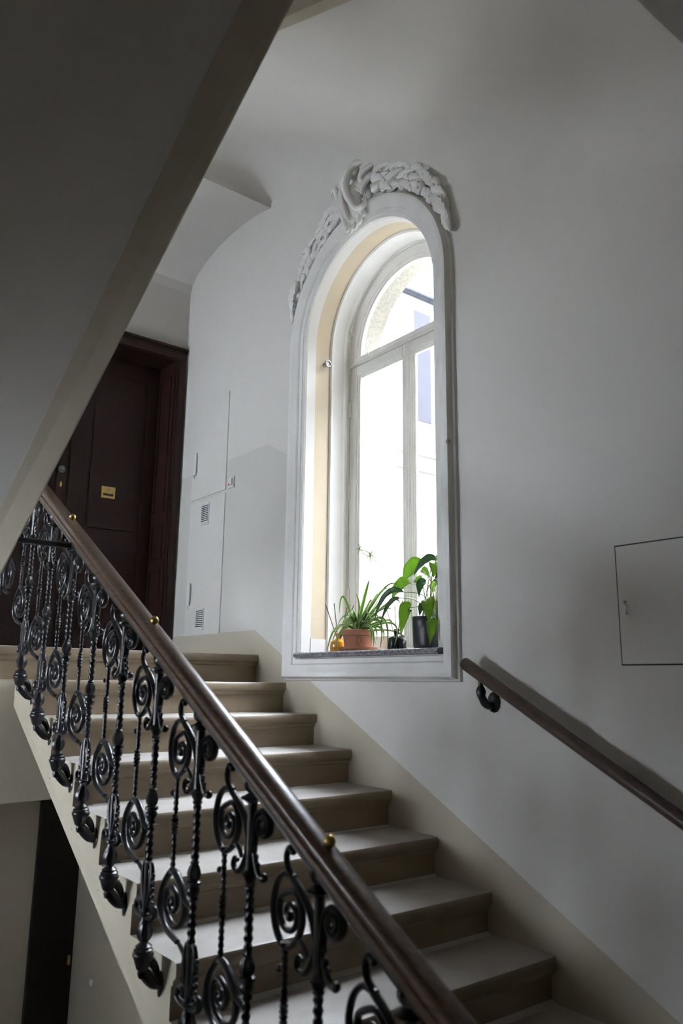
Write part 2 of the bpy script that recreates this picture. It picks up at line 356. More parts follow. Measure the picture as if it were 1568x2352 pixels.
# flight overhead on the right: coved soffit and string
f3 = empty('stair_flight'); tag(f3, 'white coved underside of the next flight overhead above the window', 'staircase')
S_ = lambda y: 3.39+0.465*y
nx, ny, RC = 30, 36, 0.36
vs, fs = [], []
for j in range(ny+1):
    y = -3.36+(3.36+0.034)*j/ny if j < 24 else -1.097+(1.097+0.034)*(1-(1-(j-24)/12)**2)
    z0 = S_(y)
    u = max(0.0, min(1.0, (y+0.40)/0.434))                 # runs down into the landing beam
    for i in range(nx+1):
        t = i/nx; x = -1.40+1.0*t/0.3 if t < 0.3 else -0.40*(1-(t-0.3)/0.7)**1.6
        dx = RC+x; drop = 0
        if dx > 0: drop = (RC-math.sqrt(max(0, RC*RC-dx*dx)))*0.8
        z = z0-drop+0.07; z = 3.17+(z-3.17)*math.sqrt(1-u*u) if u > 0 else z
        vs.append((min(x, -0.0005), y, z))
fs = [(j*(nx+1)+i, j*(nx+1)+i+1, (j+1)*(nx+1)+i+1, (j+1)*(nx+1)+i) for j in range(ny) for i in range(nx)]
mb = MB(); mb.add(vs, fs); mb.build('soffit', M_PLASTER, parent=f3, smooth=60)
MB().prism([(0.03, S_(0)+0.12), (-3.36, S_(-3.36)+0.12), (-3.36, 2.1), (0.03, 3.75)], -1.40, 0.0, 'x').build('slab', M_PLASTER, parent=f3)
sb = lambda y: 2.082+0.47*(y+2.287)
MB().prism([(0.06, sb(0.06)), (-3.36, sb(-3.36)), (-3.36, 2.1), (0.06, 3.85)], -W, -1.40, 'x').build('string_board', M_BEIGE, parent=f3)
# landing overhead: beam with chamfer and shallow vault
prof = [(0.034, 3.20), (0.034, 3.17), (0.036, 3.135), (0.13, 3.155), (0.25, 3.175), (0.42, 3.188), (0.6, 3.187), (0.8, 3.168), (1.0, 3.122), (1.12, 3.07), (1.19, 3.01), (1.22, 2.94), (1.22, 3.75), (0.034, 3.75)]
tag(MB().prism(prof, -3.5, 0.0, 'x').build('ceiling_landing', M_PLASTER, smooth=25), 'shallow vaulted white ceiling over the landing with a beam edge', kind='structure')
tag(MB().box(-3.5, 0.0, -5.6, -3.36, 1.56, 1.85).build('ceiling_half_landing', M_PLASTER), kind='structure')

# ================================================================ window surround
mb = MB()
prof = [(0.002, 0.0), (-0.010, -0.004), (-0.014, -0.022), (-0.020, -0.026), (-0.022, -0.050), (-0.028, -0.054), (-0.036, -0.062), (-0.040, -0.078), (-0.050, -0.094), (-0.054, -0.108), (-0.050, -0.122), (-0.038, -0.130), (-0.020, -0.134), (-0.014, -0.142), (0.0, -0.146)]
sweep(mb, prof, HOLE, -0.012, closed=True)
tr = tag(mb.build('trim_1', M_STUCCO, smooth=35), 'moulded white stucco surround of the arched window', kind='structure')
def pol(a, r, x=-0.03): a = math.radians(a); return Vector((x, YC+r*math.cos(a), ZC+r*math.sin(a)))
# garland: fruit and leaves heaped along the arch
lm = MB()
n = 9; vs = []; fs = []
for i in range(n):
    t = i/(n-1); wd = 0.5*math.sin(PI*min(1, t*0.9+0.08))**0.8*0.55
    for j, s in enumerate((-1, -0.5, 0, 0.5, 1)):
        vs.append((-0.22*math.sin(PI*t)-0.10*(1-abs(s))-0.02*math.sin(9*t)*abs(s), s*wd*(1+0.18*math.sin(t*22)), t-0.5))
for i in range(n-1):
    for j in range(4): fs.append((i*5+j, i*5+j+1, (i+1)*5+j+1, (i+1)*5+j))
lm.add(vs, fs); b0 = len(vs); lm.add([(0.25, v[1]*0.9, v[2]*0.95) for v in vs], [tuple(reversed(f)) for f in fs])
ring = [i*5 for i in range(n)]+[(n-1)*5+j for j in range(1, 5)]+[i*5+4 for i in range(n-2, -1, -1)]+[3, 2, 1]
lm.f += [(ring[k], ring[(k+1) % len(ring)], ring[(k+1) % len(ring)]+b0, ring[k]+b0) for k in range(len(ring))]; lm.mi += [0]*len(ring)
LEAF_ME = lm.mesh('stucco_leaf', M_STUCCO, smooth=50)
fm = MB(); fm.ball((0, 0, 0), 0.5, 10, 8, (0.8, 1, 1)); fm.ball((-0.36, 0, 0.12), 0.12, 6, 4)
FRUIT_ME = fm.mesh('stucco_fruit', M_STUCCO, smooth=60)
def orient(o, ang, tilt=0.0, roll=0.0): o.rotation_euler = (math.radians(ang)-PI/2+roll, tilt, 0)
rg = random.Random(5)
for side in (-1, 1):
    for k in range(24):
        t = k/23                                   # 0 beside the cartouche, 1 at the thin end
        a = (78-62*t) if side < 0 else (104+52*t)
        a_img = 180-a if False else a
        ang = a if side > 0 else a
        aa = 180-(78-62*t) if False else ((180-a) if side < 0 else (180-a))
        thick = 0.155*(1-t)**0.7+0.035
        rows = 3 if t < 0.45 else (2 if t < 0.8 else 1)
        for r_ in range(rows):
            rr = 0.705+thick*(r_+0.5)/rows+rg.uniform(-.006, .006)
            th = (a if side > 0 else a)
            # side<0: right end in view (y smaller) -> angle measured from +y
            phi = 180-th if side < 0 else 180-th
            phi = (102+62*t+rg.uniform(-1.2, 1.2)) if side < 0 else (78-60*t+rg.uniform(-1.2, 1.2))
            sz = thick/rows*1.25*rg.uniform(0.85, 1.2)
            p = pol(phi, rr, -0.012-0.35*sz*rg.uniform(.7, 1.3))
            fruit = (k+r_) % 3 == 0 and rows > 1 and r_ < 2
            o = link('stucco_fruit' if fruit else 'stucco_leaf', FRUIT_ME if fruit else LEAF_ME, tr, p)
            d = 1 if side < 0 else -1
            o.rotation_euler = (math.radians(phi)+(0 if side < 0 else PI)+rg.uniform(-.5, .5), rg.uniform(-.25, .25), 0)
            s = sz*(1.0 if fruit else 1.0)
            o.scale = (s*0.75, s*(0.9 if fruit else 1.1), s*(1.0 if fruit else 1.75))
# cartouche at the crown
ct = MB()
def P3(y, z, x): return (x, y, z)
ct.ball((-0.03, -0.965, 2.66), 0.10, 14, 10, (0.55, 0.62, 1.35))
ct.tube([(-0.05, -1.085, 2.855), (-0.085, -1.00, 2.86), (-0.10, -0.945, 2.79), (-0.105, -0.955, 2.69), (-0.10, -1.005, 2.59), (-0.085, -1.045, 2.545), (-0.07, -1.085, 2.56), (-0.06, -1.08, 2.60), (-0.06, -1.055, 2.61)], [.012, .022, .026, .024, .02, .018, .016, .012, .008], 8)
ct.tube([(-0.05, -0.885, 2.895), (-0.07, -0.905, 2.83), (-0.085, -0.90, 2.75), (-0.09, -0.90, 2.66), (-0.085, -0.93, 2.57), (-0.075, -0.955, 2.51)], [.008, .02, .026, .028, .02, .01], 8)
ct.tube([(-0.04, -0.775, 2.735), (-0.075, -0.79, 2.775), (-0.085, -0.83, 2.775), (-0.085, -0.85, 2.72), (-0.085, -0.865, 2.65), (-0.075, -0.885, 2.58), (-0.06, -0.90, 2.50)], [.010, .016, .022, .022, .02, .018, .006], 8)
ct.tube([(-0.04, -1.155, 2.80), (-0.06, -1.12, 2.79), (-0.075, -1.075, 2.77), (-0.08, -1.06, 2.73), (-0.07, -1.085, 2.70)], [.008, .016, .02, .018, .012], 8)
ct.tube([(-0.04, -1.165, 2.72), (-0.065, -1.12, 2.715), (-0.08, -1.08, 2.67), (-0.075, -1.07, 2.63)], [.008, .018, .018, .01], 8)
for y, z, r in ((-1.02, 2.50, .026), (-0.985, 2.475, .022), (-0.945, 2.47, .02), (-0.905, 2.49, .018), (-0.87, 2.535, .018), (-1.06, 2.525, .022)):
    ct.ball((-0.055, y, z), r, 8, 6, (0.8, 0.8, 1.3))
for k in range(5): ct.tube([(-0.045, -0.84+0.012*k, 2.80+0.015*k), (-0.06, -0.855, 2.74), (-0.062, -0.885+0.006*k, 2.60)], [.004, .011, .006], 6)
ct.ball((-0.012, -1.045, 2.735), 0.11, 14, 10, (0.30, 0.62, 1.0))
ct.ball((-0.012, -0.865, 2.70), 0.10, 14, 10, (0.30, 0.70, 1.25))
for k in range(7):                                     # ribs of the shell
    t = -0.9+k*0.3; ct.tube([(-0.035, -1.05, 2.66), (-0.062, -1.05-0.05*math.sin(t), 2.66+0.06*math.cos(t)), (-0.045, -1.05-0.10*math.sin(t), 2.66+0.115*math.cos(t)), (-0.02, -1.05-0.118*math.sin(t), 2.66+0.135*math.cos(t))], [.005, .011, .013, .006], 6)
ct.build('cartouche', M_STUCCO, parent=tr, smooth=60)
for y, z, a, sz in ((-0.80, 2.80, 35, .07), (-0.835, 2.86, 20, .07), (-0.80, 2.70, 70, .06), (-0.83, 2.62, 60, .055), (-1.13, 2.84, -25, .06), (-1.16, 2.76, -60, .065), (-1.12, 2.68, -50, .055), (-0.87, 2.60, 10, .05)):
    o = link('stucco_leaf', LEAF_ME, tr, (-0.035, y, z)); o.rotation_euler = (math.radians(a), 0.2, 0); o.scale = (sz*0.8, sz*1.1, sz*1.7)

# ================================================================ the window itself
wn = empty('window_1', (0.33, YC, 0)); tag(wn, 'tall arched white casement window with a fanlight', kind='structure')
def wbuild(mb, name, *m, smooth=None, parent=None):
    o = mb.build(name, *m, smooth=smooth); o.parent = parent or wn; o.matrix_parent_inverse = wn.matrix_world.inverted() if not parent else Matrix(); return o
wn.matrix_world = Matrix.Translation((0, 0, 0))
mb = MB(); sweep(mb, [(0.178, -0.03), (0.178, 0.004), (0.186, 0.012), (0.196, 0.012), (0.202, 0.006), (0.235, 0.008), (0.262, 0.016), (0.275, 0.024), (0.280, 0.018), (0.292, 0.018), (0.298, 0.010), (0.318, 0.012), (0.322, 0.020), (0.335, 0.022), (0.335, 0.10)], HOLE, 0.0)
wbuild(mb, 'lining', M_WOOD_WHITE, smooth=30)
def frame_rect(mb, x0, x1, ya, yb, za, zb, l, r, t, b):
    mb.bbox(x0, x1, yb-l, yb, za, zb, 0.003); mb.bbox(x0, x1, ya, ya+r, za, zb, 0.003)
    mb.bbox(x0, x1, ya+r, yb-l, zb-t, zb, 0.003); mb.bbox(x0, x1, ya+r, yb-l, za, za+b, 0.003)
GH = 0.452
ZT = 1.835
for s in (1, -1):
    ya, yb_ = (YC+0.004, YC+0.536) if s > 0 else (YC-0.536, YC-0.004)
    mb = MB()
    l, r = (0.084, 0.052) if s > 0 else (0.052, 0.084)
    frame_rect(mb, 0.328, 0.375, ya, yb_, 0.03, ZT-0.004, l-0.02, r-0.02, 0.06, 0.05)
    frame_rect(mb, 0.336, 0.370, ya+0.01, yb_-0.01, 0.04, ZT-0.014, l-0.010-0.01, r-0.010-0.01, 0.062, 0.05)
    frame_rect(mb, 0.343, 0.366, ya+0.01, yb_-0.01, 0.04, ZT-0.014, l-0.010, r-0.010, 0.072, 0.06)
    sh = wbuild(mb, 'sash', M_WOOD_WHITE)
    wbuild(MB().box(0.352, 0.356, ya+r-0.005, yb_-l+0.005, 0.09, ZT-0.08), 'pane', M_GLASS, parent=sh)
    for zz in (0.35, 1.0, 1.55):
        yh = YC+s*0.53
        wbuild(MB().lathe([(-.05, .007), (-.045, .009), (.045, .009), (.05, .007)], 8, (0.325, yh, zz)), 'hinge', M_WOOD_WHITE, parent=sh)
mb = MB(); mb.bbox(0.318, 0.376, YC-0.022, YC+0.022, 0.03, ZT-0.004, 0.006); mb.bbox(0.312, 0.33, YC-0.012, YC+0.012, 0.03, ZT-0.01, 0.005)
wbuild(mb, 'mullion_cover', M_WOOD_WHITE)
mb = MB(); mb.bbox(0.315, 0.378, YC-0.545, YC+0.545, ZT, ZT+0.05, 0.006); mb.bbox(0.305, 0.33, YC-0.545, YC+0.545, ZT+0.006, ZT+0.022, 0.005)
wbuild(mb, 'transom', M_WOOD_WHITE)
mb = MB(); mb.bbox(0.31, 0.39, YC-0.55, YC+0.55, -0.01, 0.03, 0.005); wbuild(mb, 'frame_rail', M_WOOD_WHITE)
mb = MB(); sweep(mb, [(0.375, 0.0), (0.328, 0.0), (0.328, 0.062), (0.336, 0.064), (0.337, 0.074), (0.345, 0.076), (0.346, 0.088), (0.352, 0.090), (0.375, 0.090), (0.375, 0.0)], 0.54, ZT+0.05)
fan = wbuild(mb, 'fanlight', M_WOOD_WHITE, smooth=30)
mb = MB(); o = outline(0.452, ZT+0.045); mb.prism(o, 0.352, 0.356, 'x'); wbuild(mb, 'pane', M_GLASS, parent=fan)
mb = MB(); mb.tube([(0.315, YC+0.505, 2.065), (0.30, YC+0.50, 2.08), (0.31, YC+0.49, 2.12)], 0.006, 6); mb.bbox(0.305, 0.33, YC+0.485, YC+0.525, 2.055, 2.07, 0.003)
wbuild(mb, 'catch', M_WOOD_WHITE, parent=fan)
mb = MB(); mb.tube([(0.315, YC+0.335, 1.89), (0.295, YC+0.325, 1.875), (0.30, YC+0.315, 1.845)], 0.005, 6); wbuild(mb, 'latch', M_WOOD_WHITE, parent=fan)
# stone sill
mb = MB(); mb.prism([(-0.052, -0.004), (-0.058, -0.010), (-0.060, -0.018), (-0.056, -0.026), (-0.046, -0.030), (0.32, -0.030), (0.32, 0.0), (-0.046, 0.0)], YC-0.605, YC+0.555, 'y')
wbuild(mb, 'sill', M_MARBLE, smooth=40)
# eye ring screwed into the reveal
mb = MB(); mb.tube([(0.14+0.020*math.cos(a), YC+HOLE-0.032, 1.82+0.020*math.sin(a)) for a in [2*PI*i/16 for i in range(17)]], 0.006, 8, sub=1); mb.tube([(0.14, YC+HOLE, 1.82), (0.14, YC+HOLE-0.03, 1.82)], [.016, .008], 8)
tag(mb.build('ring_hook', M_STEEL, smooth=50), 'small grey metal ring hook on the cream window reveal', 'hook')
mb = MB(); mb.lathe([(0, .010), (.006, .010), (.008, .004)], 8, (0, 0, 0)); mb.tube([(0, 0, 0), (0.0, 0, 0.03)], 0.004, 6)
o = mb.build('wall_peg', M_GAP); o.location = (0, -1.225, 2.79); o.rotation_euler = (0, -PI/2, 0); tag(o, 'tiny black peg above the stucco garland', 'hook')
mb = MB(); mb.ball((0, 0, 0), 0.012, 8, 6); o = mb.build('screw_head', M_STEEL); o.location = (-0.052, YC-0.69, 0.973); tag(o, 'small screw head on the window surround beside the right wall', 'screw')

# unseen side windows added in the left wall to light landing and undersides
for nm, (ya, yb_, za, zb_) in (('added_window_2', (LWY0, LWY1, LWZ0, LWZ1)), ('added_window_3', (KWY0, KWY1, KWZ0, KWZ1))):
    w2 = empty(nm); tag(w2, kind='structure')
    mb = MB(); frame_rect(mb, -3.94, -3.88, ya, yb_, za, zb_, .06, .06, .06, .06); mb.bbox(-3.93, -3.885, (ya+yb_)/2-.03, (ya+yb_)/2+.03, za, zb_, .004); mb.build('frame', M_WOOD_WHITE, parent=w2)
    MB().box(-3.912, -3.908, ya+.05, yb_-.05, za+.05, zb_-.05).build('pane', M_GLASS, parent=w2)

# ================================================================ doors
d1 = empty('door_1', (-0.77, 1.22, 0)); tag(d1, 'dark mahogany double door with panelled deep frame on the landing', kind='structure')
d1.matrix_world = Matrix()
def dpart(mb, name, m, parent=d1, smooth=None): return mb.build(name, m, parent=parent, smooth=smooth)
XR, XL, ZD = -0.012, -1.528, 2.44
mb = MB()
for x0, x1 in ((-0.088, XR), (XL, -1.452)):
    mb.bbox(x0, x1, 1.195, 1.225, 0.0, ZD-0.10, 0.004); mb.bbox(x0+0.012, x1-0.022, 1.185, 1.20, 0.0, ZD-0.11, 0.004)
dpart(mb, 'frame', M_DOOR)
mb = MB(); mb.bbox(XL, XR, 1.195, 1.225, ZD-0.10, ZD-0.03, 0.004); mb.bbox(XL-0.01, XR+0.004, 1.175, 1.225, ZD-0.03, ZD+0.0, 0.006); mb.bbox(XL, XR, 1.185, 1.22, ZD-0.045, ZD-0.03, 0.004)
dpart(mb, 'lintel', M_DOOR)
DY = 1.50
for s, xj in ((1, -0.10), (-1, -1.44)):
    mb = MB(); mb.box(min(xj, xj+s*0.07), max(xj, xj+s*0.07), 1.215, DY+0.05, 0, ZD-0.10); jl = dpart(mb, 'jamb_lining', M_DOOR)
    for z0, z1 in ((0.10, 0.66), (0.74, 1.00), (1.10, 2.22)):
        mb = MB(); xo = xj-s*0.008
        y0, y1 = 1.26, 1.45
        for (a, b, c, d_) in ((y0, y1, z0, z0+0.015), (y0, y1, z1-0.015, z1), (y0, y0+0.015, z0, z1), (y1-0.015, y1, z0, z1)):
            mb.bbox(min(xo, xj), max(xo, xj), a, b, c, d_, 0.003)
        dpart(mb, 'panel_moulding', M_DOOR, parent=jl)
MB().box(-1.44, -0.10, 1.215, DY+0.05, ZD-0.11, ZD-0.04).build('head_lining', M_DOOR, parent=d1)
for s in (0, 1):
    x0, x1 = (-0.755, -0.10) if s == 0 else (-1.44, -0.765)
    lf = dpart(MB().box(x0, x1, DY, DY+0.04, 0.0, ZD-0.11), 'leaf', M_DOOR)
    mb = MB()
    for (a, b) in ((x0, x0+0.10), (x1-0.10, x1)): mb.bbox(a, b, DY-0.014, DY, 0.0, ZD-0.11, 0.004)
    for (c, d_) in ((0.0, 0.16), (0.50, 0.60), (0.80, 0.92), (ZD-0.26, ZD-0.11)): mb.bbox(x0+0.10, x1-0.10, DY-0.014, DY, c, d_, 0.004)
    dpart(mb, 'stiles', M_DOOR, parent=lf)
    for z0, z1 in ((0.16, 0.50), (0.60, 0.80), (0.92, ZD-0.26)):
        dpart(MB().bbox(x0+0.135, x1-0.135, DY-0.009, DY+0.001, z0+0.035, z1-0.035, 0.005), 'panel', M_DOOR, parent=lf)
dpart(MB().bbox(-0.785, -0.735, DY-0.034, DY-0.014, 0, ZD-0.11, 0.006), 'astragal', M_DOOR)
lf = dpart(MB().bbox(-0.52, -0.41, DY-0.020, DY-0.008, 1.195, 1.285, 0.002), 'mail_slot', M_BRASS)
MB().box(-0.505, -0.425, DY-0.0215, DY-0.019, 1.212, 1.230).build('slot', M_GAP, parent=lf)
mb = MB(); mb.ball((-0.463, DY-0.022, 1.262), 0.007, 8, 6); mb.build('peephole', M_STEEL, parent=lf)
o = dpart(MB().lathe([(0, .028), (.008, .028), (.012, .022), (.016, .015), (.026, .013), (.029, .008)], 16), 'lock_rosette', M_STEEL, smooth=40); o.location = (-0.83, DY-0.014, 1.36); o.rotation_euler = (PI/2, 0, 0)
o = dpart(MB().lathe([(0, .010), (.006, .010), (.008, .006)], 10), 'keyhole', M_BRASS); o.location = (-0.83, DY-0.014, 1.245); o.scale = (1, 2.2, 1); o.rotation_euler = (PI/2, 0, 0)
o = dpart(MB().bbox(-0.845, -0.815, DY-0.020, DY-0.010, 0.98, 1.05, 0.003), 'key_plate', M_BRASS)
# lower door
d2 = empty('door_2'); tag(d2, 'black door on the floor below seen under the landing beam', kind='structure')
MB().box(-0.86, -0.50, 1.40, 1.45, -4.0, -0.80).build('leaf', M_BLACK, parent=d2)
mb = MB(); mb.bbox(-0.862, -0.835, 1.19, 1.42, -4.0, -0.80, 0.004); mb.bbox(-0.835, -0.815, 1.22, 1.42, -4.0, -0.8, 0.004); mb.bbox(-0.815, -0.79, 1.26, 1.42, -4.0, -0.8, 0.004)
mb.build('frame', M_BLACK, parent=d2)
mb = MB(); mb.bbox(-0.535, -0.52, 1.38, 1.40, -2.02, -1.96, 0.003); mb.build('lock_plate', M_BRASS, parent=d2)
mb = MB(); mb.lathe([(0, .026), (.012, .024), (.018, .012), (.020, .009)], 12); o = mb.build('door_bell', M_PLASTIC, smooth=40); o.location = (-0.5, 1.03, -2.036); o.rotation_euler = (0, -PI/2, 0)
tag(o, 'round white bell push on the wall beside the lower black door', 'doorbell')

# ================================================================ balustrade
BP, BX, BY0, BZ0 = 0.30, -1.51, -0.265, -H      # spacing, plane, first post
bal = empty('balustrade', (0, 0, 0)); tag(bal, 'ornate black cast iron balustrade with a worn wooden handrail', 'balustrade')
# every iron mesh is drawn in local (a, b): a runs down the stair (-y), b up
def ab(a, b, x=0.0): return (x, -a, b)
def spiral(cx, cz, r0, r1, a0, turns, n=22, x=0.0):
    return [ab(cx+(r0+(r1-r0)*i/n)*math.cos(a0+turns*2*PI*i/n), cz+(r0+(r1-r0)*i/n)*math.sin(a0+turns*2*PI*i/n), x) for i in range(n+1)]
def twist(mb, z0, z1, r, cx=0.0, pitch=0.045, amp=0.22, seg=10, dz=0.005):
    n = max(2, int((z1-z0)/dz)); vs = []
    for i in range(n+1):
        z = z0+(z1-z0)*i/n; ph = 2*PI*z/pitch
        for k in range(seg):
            a = 2*PI*k/seg; rr = r*(1+amp*math.cos(2*(a-ph)))
            vs.append((rr*math.cos(a), -cx+rr*math.sin(a), z))
    fs = [(i*seg+k, i*seg+(k+1) % seg, (i+1)*seg+(k+1) % seg, (i+1)*seg+k) for i in range(n) for k in range(seg)]
    mb.add(vs, fs)
# main post: rods, knobs, vases
mb = MB()
mb.lathe([(.05, .012), (.055, .018), (.065, .022), (.08, .025), (.095, .020), (.112, .014), (.122, .013), (.126, .018), (.132, .018), (.136, .012), (.28, .012)], 16, flute=8, fa=0.10, fr=(.06, .11))
twist(mb, 0.275, 0.398, 0.0105)
mb.lathe([(.392, .010), (.397, .015), (.403, .015), (.408, .012), (.416, .018), (.426, .019), (.434, .014), (.438, .021), (.446, .021), (.450, .013), (.456, .017), (.470, .0195), (.484, .016), (.494, .011), (.498, .014), (.503, .010)], 14, flute=7, fa=.08, fr=(.455, .485))
twist(mb, 0.50, 0.662, 0.0105)
mb.lathe([(.655, .010), (.662, .015), (.668, .012), (.678, .017), (.690, .023), (.694, .020), (.70, .014), (.86, .013), (.868, .014)], 14)
POST = mb.mesh('baluster', M_IRON, smooth=40)
mb = MB(); mb.lathe([(.864, .013), (.870, .021), (.874, .031), (.880, .032), (.884, .021), (.890, .012), (.896, .019), (.904, .023), (.914, .024), (.926, .018), (.935, .010), (.945, .008)], 16, flute=8, fa=.09, fr=(.89, .93))
FIN = mb.mesh('finial', M_IRON, smooth=40)
mb = MB(); mb.lathe([(-.056, .004), (-.052, .011), (-.040, .015), (-.030, .013), (-.026, .019), (-.012, .024), (.004, .029), (.010, .033), (.017, .033), (.022, .029), (.028, .030), (.033, .024), (.038, .026), (.043, .019), (.05, .012)], 16)
mb.tube([(0.0, 0, -0.03), (0.018, 0, -0.052), (0.040, 0.0, -0.074), (0.062, 0, -0.085)], [.016, .019, .018, .013], 8)
mb.tube([(0.005, 0, -.005), (0.028, 0, -0.012), (0.045, 0, -0.035), (0.05, 0, -0.06)], [.012, .015, .012, .008], 8)
mb.tube([(0.060, 0, -0.118), (0.064, 0, -0.088), (0.064, 0, -0.045)], [.004, .022, .010], 8, flat=0.3)
FOOT = mb.mesh('foot_bracket', M_IRON, smooth=40)
mb = MB()
for s in (-1, 1):
    mb.tube([ab(s*.006, .15), ab(s*.024, .185), ab(s*.031, .225), ab(s*.030, .258), ab(s*.020, .280), ab(s*.008, .274), ab(s*.007, .255)], [.008, .010, .010, .008, .007, .006, .004], 8)
    for z in (.165, .185, .205, .226, .246): mb.ball(ab(s*.037, z), 0.0085, 6, 5)
    mb.tube([ab(s*.004, .20), ab(s*.014, .24), ab(s*.010, .262)], [.005, .006, .004], 6)
mb.tube([ab(-.028, .245), ab(-.050, .255), ab(-.075, .268)], [.008, .007, .006], 6)
CREST = mb.mesh('leaf_crest', M_IRON, smooth=50)
mb = MB()
for s in (-1, 1):
    mb.tube([ab(s*.008, .118), ab(s*.03, .122)]+[ab(s*(.048+.018*math.cos(-PI/2+t*1.5*PI)), .142+.018*math.sin(-PI/2+t*1.5*PI)) for t in (0, .25, .5, .75, 1)]+[ab(s*.044, .142)], [.007, .008, .008, .008, .008, .007, .006, .006], 8, flat=1.3)
EARS = mb.mesh('collar_scroll', M_IRON, smooth=50)
mb = MB()
mb.tube([ab(.006, .70), ab(.012, .76), ab(.018, .80)]+spiral(.058, .815, .038, .008, PI, -1.9, 26), 0.0085, 8, sub=3, flat=1.4)
mb.ball(ab(.058, .815), .011, 8, 6)
EAR = mb.mesh('side_scroll', M_IRON, smooth=50)
mb = MB()
mb.tube([ab(-.003, .80), ab(-.014, .75), ab(-.030, .715), ab(-.050, .690), ab(-.072, .684), ab(-.086, .698), ab(-.080, .716), ab(-.066, .712)], [.007, .008, .008, .008, .007, .007, .006, .006], 8, flat=1.2)
mb.tube([ab(-.018, .77), ab(-.022, .745), ab(-.018, .72)], [.006, .008, .004], 6)
mb.tube([ab(.006, .77), ab(.018, .735), ab(.030, .705), ab(.044, .688), ab(.060, .685)], [.006, .008, .008, .007, .006], 8)
mb.ball(ab(.063, .690), .012, 8, 6)
for z, a in ((.755, .018), (.735, .026), (.716, .034)): mb.ball(ab(a, z), .0075, 6, 5)
BRANCH = mb.mesh('branch_scroll', M_IRON, smooth=50)
# thin spindle with scrolls above and below
SA = -0.135
mb = MB()
twist(mb, 0.462, 0.565, 0.0072, SA, .035)
mb.lathe([(.556, .007), (.560, .011), (.566, .008), (.572, .0115), (.578, .009), (.584, .012), (.590, .009), (.596, .0115), (.602, .008), (.608, .011), (.613, .007)], 10, (0, -SA, 0))
twist(mb, 0.61, 0.728, 0.0072, SA, .035)
mb.ball(ab(SA-.021, .672), .0095, 7, 6); mb.tube([ab(SA, .672), ab(SA-.02, .672)], .004, 6)
mb.lathe([(.445, .011), (.455, .011), (.462, .007)], 10, (0, -SA, 0)); mb.lathe([(.72, .007), (.727, .012), (.735, .012)], 10, (0, -SA, 0))
SPIN = mb.mesh('spindle', M_IRON, smooth=45)
mb = MB()
mb.tube([ab(-.108, .944), ab(-.122, .950), ab(-.134, .938), ab(-.136, .920), ab(-.126, .900), ab(-.100, .878), ab(-.064, .852), ab(-.034, .818), ab(-.016, .775), ab(-.008, .735)], [.006, .008, .007, .0075, .008, .009, .009, .0085, .008, .006], 8, flat=1.2)
mb.ball(ab(-.110, .942), .0095, 7, 6)
loop = [ab(-.100, .884), ab(-.140, .888), ab(-.172, .865), ab(-.188, .825), ab(-.188, .790), ab(-.172, .750), ab(-.142, .725), ab(-.108, .732), ab(-.078, .762), ab(-.066, .800), ab(-.076, .836), ab(-.104, .853)]
loop += spiral(-.118, .800, .050, .010, 1.9, 1.35, 20)[1:]
mb.tube(loop, [.008]*12+[.008-.002*i/19 for i in range(20)], 8, sub=4, flat=1.2)
mb.ball(ab(-.118, .795), .013, 8, 6)
mb.tube([ab(-.086, .752), ab(-.062, .745), ab(-.046, .722)], [.008, .007, .005], 6)
USC = mb.mesh('upper_scroll', M_IRON, smooth=50)
mb = MB()
mb.tube([ab(SA, .455), ab(-.160, .435), ab(-.188, .400), ab(-.202, .355), ab(-.196, .325), ab(-.168, .296), ab(-.130, .280), ab(-.080, .268)], [.009, .009, .009, .009, .009, .008, .008, .007], 8, flat=1.3)
mb.tube([ab(SA, .455), ab(-.106, .446), ab(-.072, .420), ab(-.044, .390), ab(-.018, .378)], [.009, .010, .010, .009, .007], 8, flat=1.3)
mb.tube([ab(-.060, .405), ab(-.046, .360), ab(-.066, .320), ab(-.106, .306), ab(-.146, .322), ab(-.166, .356), ab(-.162, .390), ab(-.138, .406)]+spiral(-.124, .366, .036, .008, 1.6, -1.2, 16)[1:], [.006]+[.0085]*7+[.0075]*16, 8, sub=4, flat=1.2)
mb.ball(ab(-.124, .366), .011, 8, 6)
LSC = mb.mesh('lower_scroll', M_IRON, smooth=50)
for k in range(0, 11):
    loc = (BX, BY0-BP*k, BZ0-H*k)
    p = link('baluster', POST, bal, loc)
    for nm, me in (('finial', FIN), ('foot_bracket', FOOT), ('leaf_crest', CREST), ('collar_scroll', EARS), ('side_scroll', EAR), ('branch_scroll', BRANCH)): link(nm, me, p)
    q = link('spindle', SPIN, bal, loc)
    link('upper_scroll', USC, q); link('lower_scroll', LSC, q)
# landing end: last spindle and a large volute
q = link('spindle', SPIN, bal, (BX, BY0+BP-0.05, BZ0+H)); link('upper_scroll', USC, q); link('lower_scroll', LSC, q)
mb = MB(); mb.tube([(0, -.06, .13), (0, -.02, .10), (0, .0, .04)]+[(0, .11+(.11-.095*i/30)*math.cos(PI+.2-2.1*2*PI*i/30), .0+(.11-.095*i/30)*math.sin(PI+.2-2.1*2*PI*i/30)) for i in range(31)], .007, 8, sub=3, flat=1.2); mb.ball((0, .11, 0), .016, 8, 6)
for t, r in ((.3, .05), (1.6, .07), (4.0, .06)): mb.tube([(0, .11+.085*math.cos(t), .085*math.sin(t)), (0, .11+.06*math.cos(t+.4), .06*math.sin(t+.4))], [.005, .003], 6)
o = mb.build('landing_volute', M_IRON, parent=bal, smooth=50); o.location = (BX-0.02, 0.09, 0.33)
